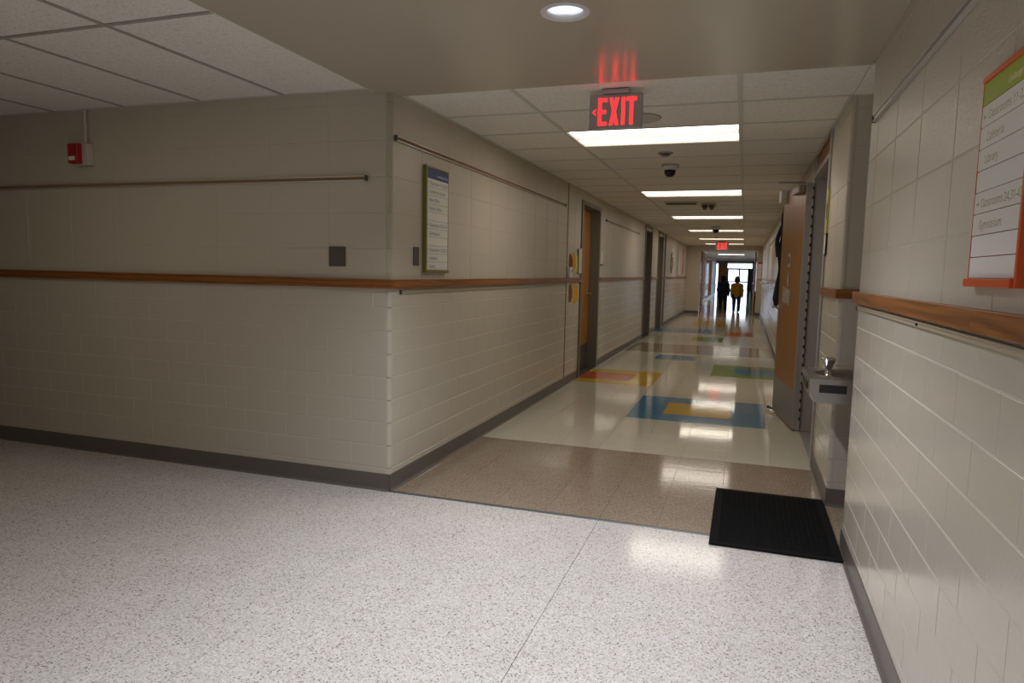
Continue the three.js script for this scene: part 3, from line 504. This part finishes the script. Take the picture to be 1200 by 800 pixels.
top('ceiling_cover', lathe([[0, -.012], [.13, -.012], [.15, -.006], [.152, 0], [0, 0]], 36), M.beige, 'flat round beige cover on the ceiling behind the near exit sign', 'ceiling cover', [1.215, CEIL - .001, -1.02]);
function detector(label, x, z) { const g = thing('smoke_detector', label, 'smoke detector', [x, CEIL, z]); put('base_ring', lathe([[0, -.012], [.055, -.012], [.062, -.004], [.062, 0], [0, 0]], 28), M.alumDull, g); put('sensor_cap', lathe([[0, -.03], [.03, -.028], [.04, -.012], [0, -.012]], 24), M.frame, g); }
detector('small dark round sensor on the ceiling past the first light', 1.25, -2.34);
detector('small dark round sensor on the ceiling before the far exit sign', 1.16, -15.2);
function domeCam(label, x, z, s = 1) { const g = thing('security_camera', label, 'security camera', [x, CEIL, z], null, 'dome cameras on the corridor ceiling'); g.scale.setScalar(s); put('mount', lathe([[0, -.05], [.055, -.05], [.075, -.035], [.078, -.0], [0, 0]], 30), M.white_plastic, g); put('dome', lathe([[0, -.112], [.02, -.109], [.04, -.095], [.05, -.075], [.053, -.05], [0, -.05]], 30), M.blackGloss, g); }
domeCam('white mounted dark dome camera on the ceiling between the first lights', 1.225, -2.98);
domeCam('dark dome camera on the ceiling between the third and fourth lights', 1.30, -11.3, 1.2);
{ const g = thing('ceiling_vent', 'slotted air vent on the corridor ceiling after the second light', 'vent', [1.03, CEIL - .004, -6.4]); put('vent_frame', merge([span(-.22, .22, -.012, 0, .1, .12), span(-.22, .22, -.012, 0, -.12, -.1), span(-.22, -.2, -.012, 0, -.1, .1), span(.2, .22, -.012, 0, -.1, .1)]), M.beige, g); put('vent_back', span(-.2, .2, -.002, 0, -.1, .1), M.black, g); for (let i = 0; i < 5; i++) put('slat', box(.4, .003, .03).rotateX(.6).translate(0, -.008, -.08 + i * .04), M.frame, g); }
{ const g = thing('ceiling_speaker', 'square ceiling box with two dark eyes beside the vent', 'emergency light', [1.39, CEIL - .004, -6.5]); put('case', rspan(-.10, .10, -.05, 0, -.06, .06, .006), M.beige, g); for (const x of [-.045, .045]) put('lamp_head', cyl(.038, .03, .05, 18).rotateX(Math.PI / 2 - .5).translate(x, -.055, .05), M.frameDark, g); }

// ---------------------------------------------------------------- drinking fountain in the alcove
{ const x0 = 2.265, x1 = W + .358, z0 = -.655, z1 = -.205, H = .80;
  const g = thing('drinking_fountain', 'stainless steel drinking fountain with black push bars in the wall alcove', 'drinking fountain', [x1, 0, (z0 + z1) / 2]); const X = x => x - x1, D = (z1 - z0) / 2, xw = X(x0);
  const sh = new THREE.Shape(); sh.moveTo(xw, .72); sh.lineTo(xw, H); sh.lineTo(0, H); sh.lineTo(0, .60); sh.lineTo(-.1, .60); sh.lineTo(-.19, .685); sh.lineTo(xw + .02, .69); sh.lineTo(xw, .72);
  const e = new THREE.ExtrudeGeometry(sh, { depth: 2 * D - .012, bevelEnabled: true, bevelSize: .006, bevelThickness: .006, bevelSegments: 2 }); e.translate(0, 0, -D + .006);
  const hollow = new THREE.SphereGeometry(1, 32, 20); hollow.scale(.20, .075, D - .025); hollow.translate(xw + .235, H + .012, 0);
  const ev = new Evaluator(); ev.attributes = ['position', 'normal']; const A = new Brush(e), B = new Brush(hollow); A.updateMatrixWorld(); B.updateMatrixWorld(); const res = ev.evaluate(A, B, SUBTRACTION).geometry; const body = new THREE.BufferGeometry(); const q = res.index ? res.toNonIndexed() : res; body.setAttribute('position', q.attributes.position); body.setAttribute('normal', q.attributes.normal);
  put('basin_body', uvm(body), M.steel, g);
  put('push_bar', rspan(xw + .04, xw + .165, .735, .775, D - .004, D + .008, .003), M.black, g);
  put('push_bar', rspan(xw - .012, xw + .002, .735, .775, -.13, .13, .003), M.black, g);
  put('bubbler', lathe([[0, .0], [.034, 0], [.036, .012], [.016, .02], [.014, .05], [.022, .062], [.036, .10], [.037, .108], [.03, .112], [.012, .10], [0, .1]], 28), M.chrome, g, [xw + .095, H - .02, .03]);
  put('drain', lathe([[0, .004], [.025, .003], [.028, 0]], 20), M.alumDull, g, [xw + .235, H - .062, 0]);
  put('wall_bracket', span(-.14, -.002, .50, .61, -D + .06, D - .06), M.frameDark, g);
}
// ---------------------------------------------------------------- rubber mat across the threshold
{ const g = thing('floor_mat', 'black rubber scraper mat lying across the grey threshold strip', 'mat', [2.122, .0045, -.325]); const w = .60, d = .925;
  put('mat_sheet', rbox(w, .008, d, .003, 0, .004, 0), M.rubber, g);
  const s = []; const tg = new THREE.TorusGeometry(.0105, .0022, 5, 10); tg.rotateX(Math.PI / 2); for (let i = 0; i < 19; i++) for (let j = 0; j < 31; j++) { const q = tg.clone(); q.translate(-.243 + i * .027, .0085, -.405 + j * .027); s.push(q); } const m = put('tread_rings', merge(s), M.rubber, g); m.userData.kind = 'stuff';
  const rib = []; for (let i = 0; i < 20; i++) rib.push(rbox(.004, .006, .86, .0015, -.2565 + i * .027, .0095, 0, 1)); put('rib', merge(rib), M.rubber, g).userData.kind = 'stuff';
}
// ---------------------------------------------------------------- the far corridor
{ const g = struct('wall_far_left', 'window wall along the far corridor with brown posts');
  put('wall_panel', span(-.2, 0, 0, TOP, -22.6, ENDZ - .25), M.block, g);
  put('sill_wall', span(-.15, 0, 0, .12, -46, -22.6), M.block, g); put('head_beam', span(-.15, 0, 2.2, TOP, -46, -22.6), M.block, g);
  for (const [a, b] of [[-26.0, -22.6], [-33.0, -31.5], [-45.6, -39.2]]) put('post', span(-.15, .02, .12, 2.2, a, b), M.doorWood, g);
  for (const [a, b] of [[-31.5, -26.0], [-39.2, -33.0]]) put('pane', span(-.1, -.096, .12, 2.2, a, b), M.glass, g);
  const h = struct('wall_far_right', 'wall of the far corridor opposite the windows'); put('wall_panel', span(2.55, 2.75, 0, TOP, -46, ENDZ - .25), M.block, h); put('wall_stub', span(2.28, 2.75, 0, TOP, ENDZ - .45, ENDZ - .25), M.block, h);
  const w = struct('window_1', 'bright glazed double doors with a transom at the very end'); const z = -46, f = M.frameDark;
  put('wall_fill', span(.12, .22, 0, TOP, z - .2, z), M.frame, w); put('side_door', span(.22, .66, 0, 2.05, z - .12, z - .06), M.doorWood, w); put('wall_fill', span(.22, .66, 2.05, TOP, z - .2, z), M.frame, w); put('wall_fill', span(.66, .74, 0, TOP, z - .2, z), M.frame, w); put('side_light', span(-.2, .12, .1, 2.18, z - .08, z - .076), M.glass, w); put('wall_fill', span(-.2, .12, 2.18, TOP, z - .2, z), f, w); put('wall_fill', span(2.34, 2.75, 0, TOP, z - .2, z), M.frame, w); put('head_frame', span(.74, 2.34, 2.18, TOP, z - .2, z), f, w);
  put('transom_bar', span(.74, 2.34, 1.72, 1.83, z - .12, z), f, w); put('mullion', span(1.47, 1.57, 0, 1.72, z - .12, z), f, w); put('jamb', span(.74, .82, 0, 1.72, z - .12, z), f, w); put('jamb', span(2.06, 2.34, 0, 1.72, z - .12, z), f, w);
  put('door_rail', span(.82, 1.47, .86, .95, z - .10, z - .04), f, w); put('door_rail', span(1.57, 2.06, .86, .95, z - .10, z - .04), f, w);
  for (const [a, b, c, d] of [[.74, 2.34, 1.83, 2.18], [.82, 1.47, 0, 1.72], [1.57, 2.06, 0, 1.72]]) put('pane', span(a, b, c, d, z - .08, z - .076), M.glass, w);
  const dr = struct('door_5', 'brown door leaf standing open at the far opening with a pale push bar'); put('leaf', rspan(.47, .515, .01, 2.12, -22.0, -20.98, .004), M.doorWood, dr); put('push_bar', rspan(.515, .56, 1.03, 1.09, -21.95, -21.0, .006), M.alum, dr); 
  const d2 = struct('door_6', 'brown door leaf standing open on the other side of the far opening'); put('leaf', rspan(2.20, 2.245, .01, 2.12, -22.0, -20.98, .004), M.doorWood, d2); put('push_bar', rspan(2.16, 2.2, 1.03, 1.09, -21.95, -21.0, .006), M.alum, d2);
  { const t = thing('recycling_bin', 'green bin standing by the far corridor wall', 'bin', [2.3, 0, -26]); put('bin_body', lathe([[0, 0], [.15, 0], [.2, .66], [.205, .68], [.19, .68], [.14, .02], [0, .02]], 24), std(.03, .15, .08, .5), t); put('bin_rim', new THREE.TorusGeometry(.2, .014, 8, 24).rotateX(Math.PI / 2), std(.03, .13, .07, .5), t, [0, .68, 0]); }
  top('wall_poster', rspan(0, .7, 0, .5, 0, .01, .002), std(.55, .3, .3, .8), 'pinkish poster on the far corridor wall above the green bin', 'poster', [2.549, .95, -26.4], [0, -Math.PI / 2, 0]);
  { const t = thing('ceiling_light', 'ceiling light of the far corridor beyond the opening', 'ceiling light', [1.25, CEIL, -30], null, 'corridor ceiling lights'); put('frame', span(-.6, .6, -.02, 0, -.3, .3), M.tee, t); put('lens', span(-.57, .57, -.024, -.018, -.27, .27), lensMat, t); const l = new THREE.RectAreaLight(TROFFER_COLOR, TROFFER, 1.1, .5); l.position.set(0, -.03, 0); l.rotation.x = -Math.PI / 2; t.add(l); }
}
// ---------------------------------------------------------------- two children walking away
function field(res, half, center, d, mat) {      // mesh the signed distance d(x, y, z) inside a cube
  const mc = new MarchingCubes(res, mat, false, false, 120000); mc.isolation = 0; const s = half;
  for (let k = 0; k < res; k++) for (let j = 0; j < res; j++) for (let i = 0; i < res; i++) mc.field[k * res * res + j * res + i] = -d(center[0] + ((i - res / 2) / (res / 2)) * s, center[1] + ((j - res / 2) / (res / 2)) * s, center[2] + ((k - res / 2) / (res / 2)) * s);
  mc.update(); const n = mc.count, p = mc.positionArray.slice(0, n * 3), g = new THREE.BufferGeometry();
  for (let i = 0; i < n; i++) { p[3 * i] = p[3 * i] * s + center[0]; p[3 * i + 1] = p[3 * i + 1] * s + center[1]; p[3 * i + 2] = p[3 * i + 2] * s + center[2]; }
  g.setAttribute('position', new THREE.BufferAttribute(p, 3)); g.computeVertexNormals(); 
  g.setAttribute('normal', new THREE.BufferAttribute(mc.normalArray.slice(0, n * 3), 3)); g.setAttribute('uv', new THREE.BufferAttribute(new Float32Array(n * 2), 2)); return g;
}
const cap = (a, b, ra, rb) => (x, y, z) => { const bx = b[0] - a[0], by = b[1] - a[1], bz = b[2] - a[2], px = x - a[0], py = y - a[1], pz = z - a[2]; const t = Math.max(0, Math.min(1, (px * bx + py * by + pz * bz) / (bx * bx + by * by + bz * bz + 1e-9))); return Math.hypot(px - bx * t, py - by * t, pz - bz * t) - (ra + (rb - ra) * t); };
const union = (list, k) => (x, y, z) => { let m = 1e9; for (const f of list) { const d = f(x, y, z); if (m > 1e8) { m = d; continue; } const h = Math.max(0, Math.min(1, .5 + .5 * (d - m) / k)); m = d * (1 - h) + m * h - k * h * (1 - h); } return m; };
function person(label, pos, turn, h, o) {
  const g = thing('person', label, 'person', pos, [0, turn, 0]); const s = h / 1.25;
  // joints, metres for a child 1.25 m tall, facing -z
  const hipL = [-.075, .62, 0], hipR = [.075, .62, 0], kneeL = [-.078, .33, -.03 - o.step * .06], kneeR = [.08, .33, -.02 + o.step * .04], ankL = [-.075, .06, -.10 * o.step], ankR = [.08, .06 + .03 * o.step, .14 * o.step];
  const shL = [-.135, .945, 0], shR = [.135, .945, 0], elL = [-.178, .75, .03], elR = [.18, .75, -.01], wrL = [-.175, .575, -.04], wrR = [.185, .58, .0];
  const torso = (e) => [cap([0, .64, 0], [0, .80, 0], .115 + e, .108 + e), cap([0, .80, 0], [0, .92, .005], .108 + e, .115 + e), cap(shL, shR, .055 + e, .055 + e)];
  const arms = e => [cap(shL, elL, .045 + e, .038 + e), cap(elL, wrL, .036 + e, .027 + e), cap(shR, elR, .045 + e, .038 + e), cap(elR, wrR, .036 + e, .027 + e)];
  const legs = e => [cap(hipL, kneeL, .075 + e, .05 + e), cap(kneeL, ankL, .05 + e, .034 + e), cap(hipR, kneeR, .075 + e, .05 + e), cap(kneeR, ankR, .05 + e, .034 + e)];
  const hand = (w, sx) => [cap(w, [w[0], w[1] - .055, w[2]], .022, .022), ...[-.015, -.005, .006, .016].map((dz, i) => cap([w[0], w[1] - .06, w[2] + dz], [w[0] - sx * .01, w[1] - .10 - (i === 1 || i === 2 ? .012 : 0), w[2] + dz - .008], .008, .007)), cap([w[0], w[1] - .02, w[2] - .02], [w[0] - sx * .012, w[1] - .06, w[2] - .036], .009, .008)];
  const head = [cap([0, .96, .0], [0, 1.04, -.005], .04, .04), cap([0, 1.10, -.012], [0, 1.155, .004], .078, .086), cap([0, 1.10, -.088], [0, 1.085, -.100], .012, .014), cap([-.088, 1.11, 0], [-.09, 1.13, .002], .014, .014), cap([.088, 1.11, 0], [.09, 1.13, .002], .014, .014)];
  const feet = [cap([ankL[0], .035, ankL[2] + .02], [ankL[0] - .01, .03, ankL[2] - .12], .034, .032), cap([ankR[0], ankR[1] - .025, ankR[2] + .02], [ankR[0] + .01, Math.max(.03, ankR[1] - .04), ankR[2] - .12], .034, .032)];
  const all = [...torso(0), ...arms(0), ...legs(0), ...head, ...hand(wrL, -1), ...hand(wrR, 1), ...feet];
  const b = put('body', field(96, .68, [0, .63, 0], union(all, .014), o.skin), o.skin, g);
  put('jacket', field(72, .40, [0, .78, 0], union([...torso(.022), ...arms(.016), ...(o.hood ? [cap([-.05, .99, .06], [.05, .99, .06], .05, .05)] : [])], .03), o.coat), o.coat, g);
  const tr = union(legs(.012), .02); put('trousers', field(72, .40, [0, .36, 0], (x, y, z) => Math.max(tr(x, y, z), y - .7), o.trousers), o.trousers, g);
  put('shoe', field(40, .16, [ankL[0], .08, ankL[2] - .05], union([cap([ankL[0], .04, ankL[2] + .02], [ankL[0] - .01, .036, ankL[2] - .12], .041, .037)], .01), M.black), M.black, g);
  put('shoe', field(40, .16, [ankR[0], .08, ankR[2] - .05], union([cap([ankR[0], ankR[1] - .02, ankR[2] + .02], [ankR[0] + .01, Math.max(.036, ankR[1] - .035), ankR[2] - .12], .041, .037)], .01), M.black), M.black, g);
  const hr = union([cap([0, 1.13, .015], [0, 1.17, .012], .09, .093), cap([0, 1.08, .045], [0, 1.13, .03], .062, .085)], .02); put('hair', field(56, .2, [0, 1.14, 0], (x, y, z) => Math.max(hr(x, y, z), (-.045 - z)), o.hair), o.hair, g);
  if (o.hat) put('knit_cap', field(48, .18, [0, 1.19, .01], (x, y, z) => Math.max(cap([0, 1.165, .006], [0, 1.18, .006], .103, .098)(x, y, z), 1.15 - y), o.hat), o.hat, g);
  g.scale.setScalar(s); return g;
}
person('child in a mustard yellow jacket and dark trousers walking away', [1.66, .0, -22.7], .05, 1.27, { step: 1, hood: true, coat: std(.55, .30, .01, .7), trousers: std(.012, .014, .022, .8), skin: std(.36, .2, .13, .6), hair: std(.05, .035, .022, .7), hat: std(.16, .15, .13, .9) });
person('child in a dark blue jacket and dark trousers walking away', [1.16, .0, -23.7], -.05, 1.30, { step: -.6, hood: true, coat: std(.016, .04, .085, .7), trousers: std(.01, .011, .014, .8), skin: std(.2, .11, .07, .6), hair: std(.012, .01, .009, .7) });

// ---------------------------------------------------------------- entrance vestibule behind the camera and the ground outside
{ const g = struct('window_2', 'glazed storefront on the side of the entrance vestibule'); const zs = [4.9, 6.05, BACKZ]; put('wall_panel', span(VX - .12, VX, 0, TOP, OPP + .2, zs[0] - .03), M.mortar, g); put('sill', span(VX - .12, VX, 0, .12, zs[0], BACKZ), M.frameDark, g); put('head_frame', span(VX - .12, VX, 2.16, TOP, zs[0], BACKZ), M.frameDark, g);
  for (const z of zs) put('mullion', span(VX - .1, VX, .12, 2.16, z - .03, z + .03), M.frameDark, g); for (let i = 0; i < zs.length - 1; i++) put('pane', span(VX - .05, VX - .045, .12, 2.16, zs[i] + .03, zs[i + 1] - .03), M.glass, g);
  const b = struct('wall_back', 'wall closing the vestibule behind the camera'); put('mortar', span(VX - .12, W + .2, 0, TOP, BACKZ, BACKZ + .2), M.mortar, b);
  structMesh('ground', span(-80, 80, -.5, -.21, -130, 80), M.outside, 'pale paving outside the building'); }

renderer.render(scene, camera);
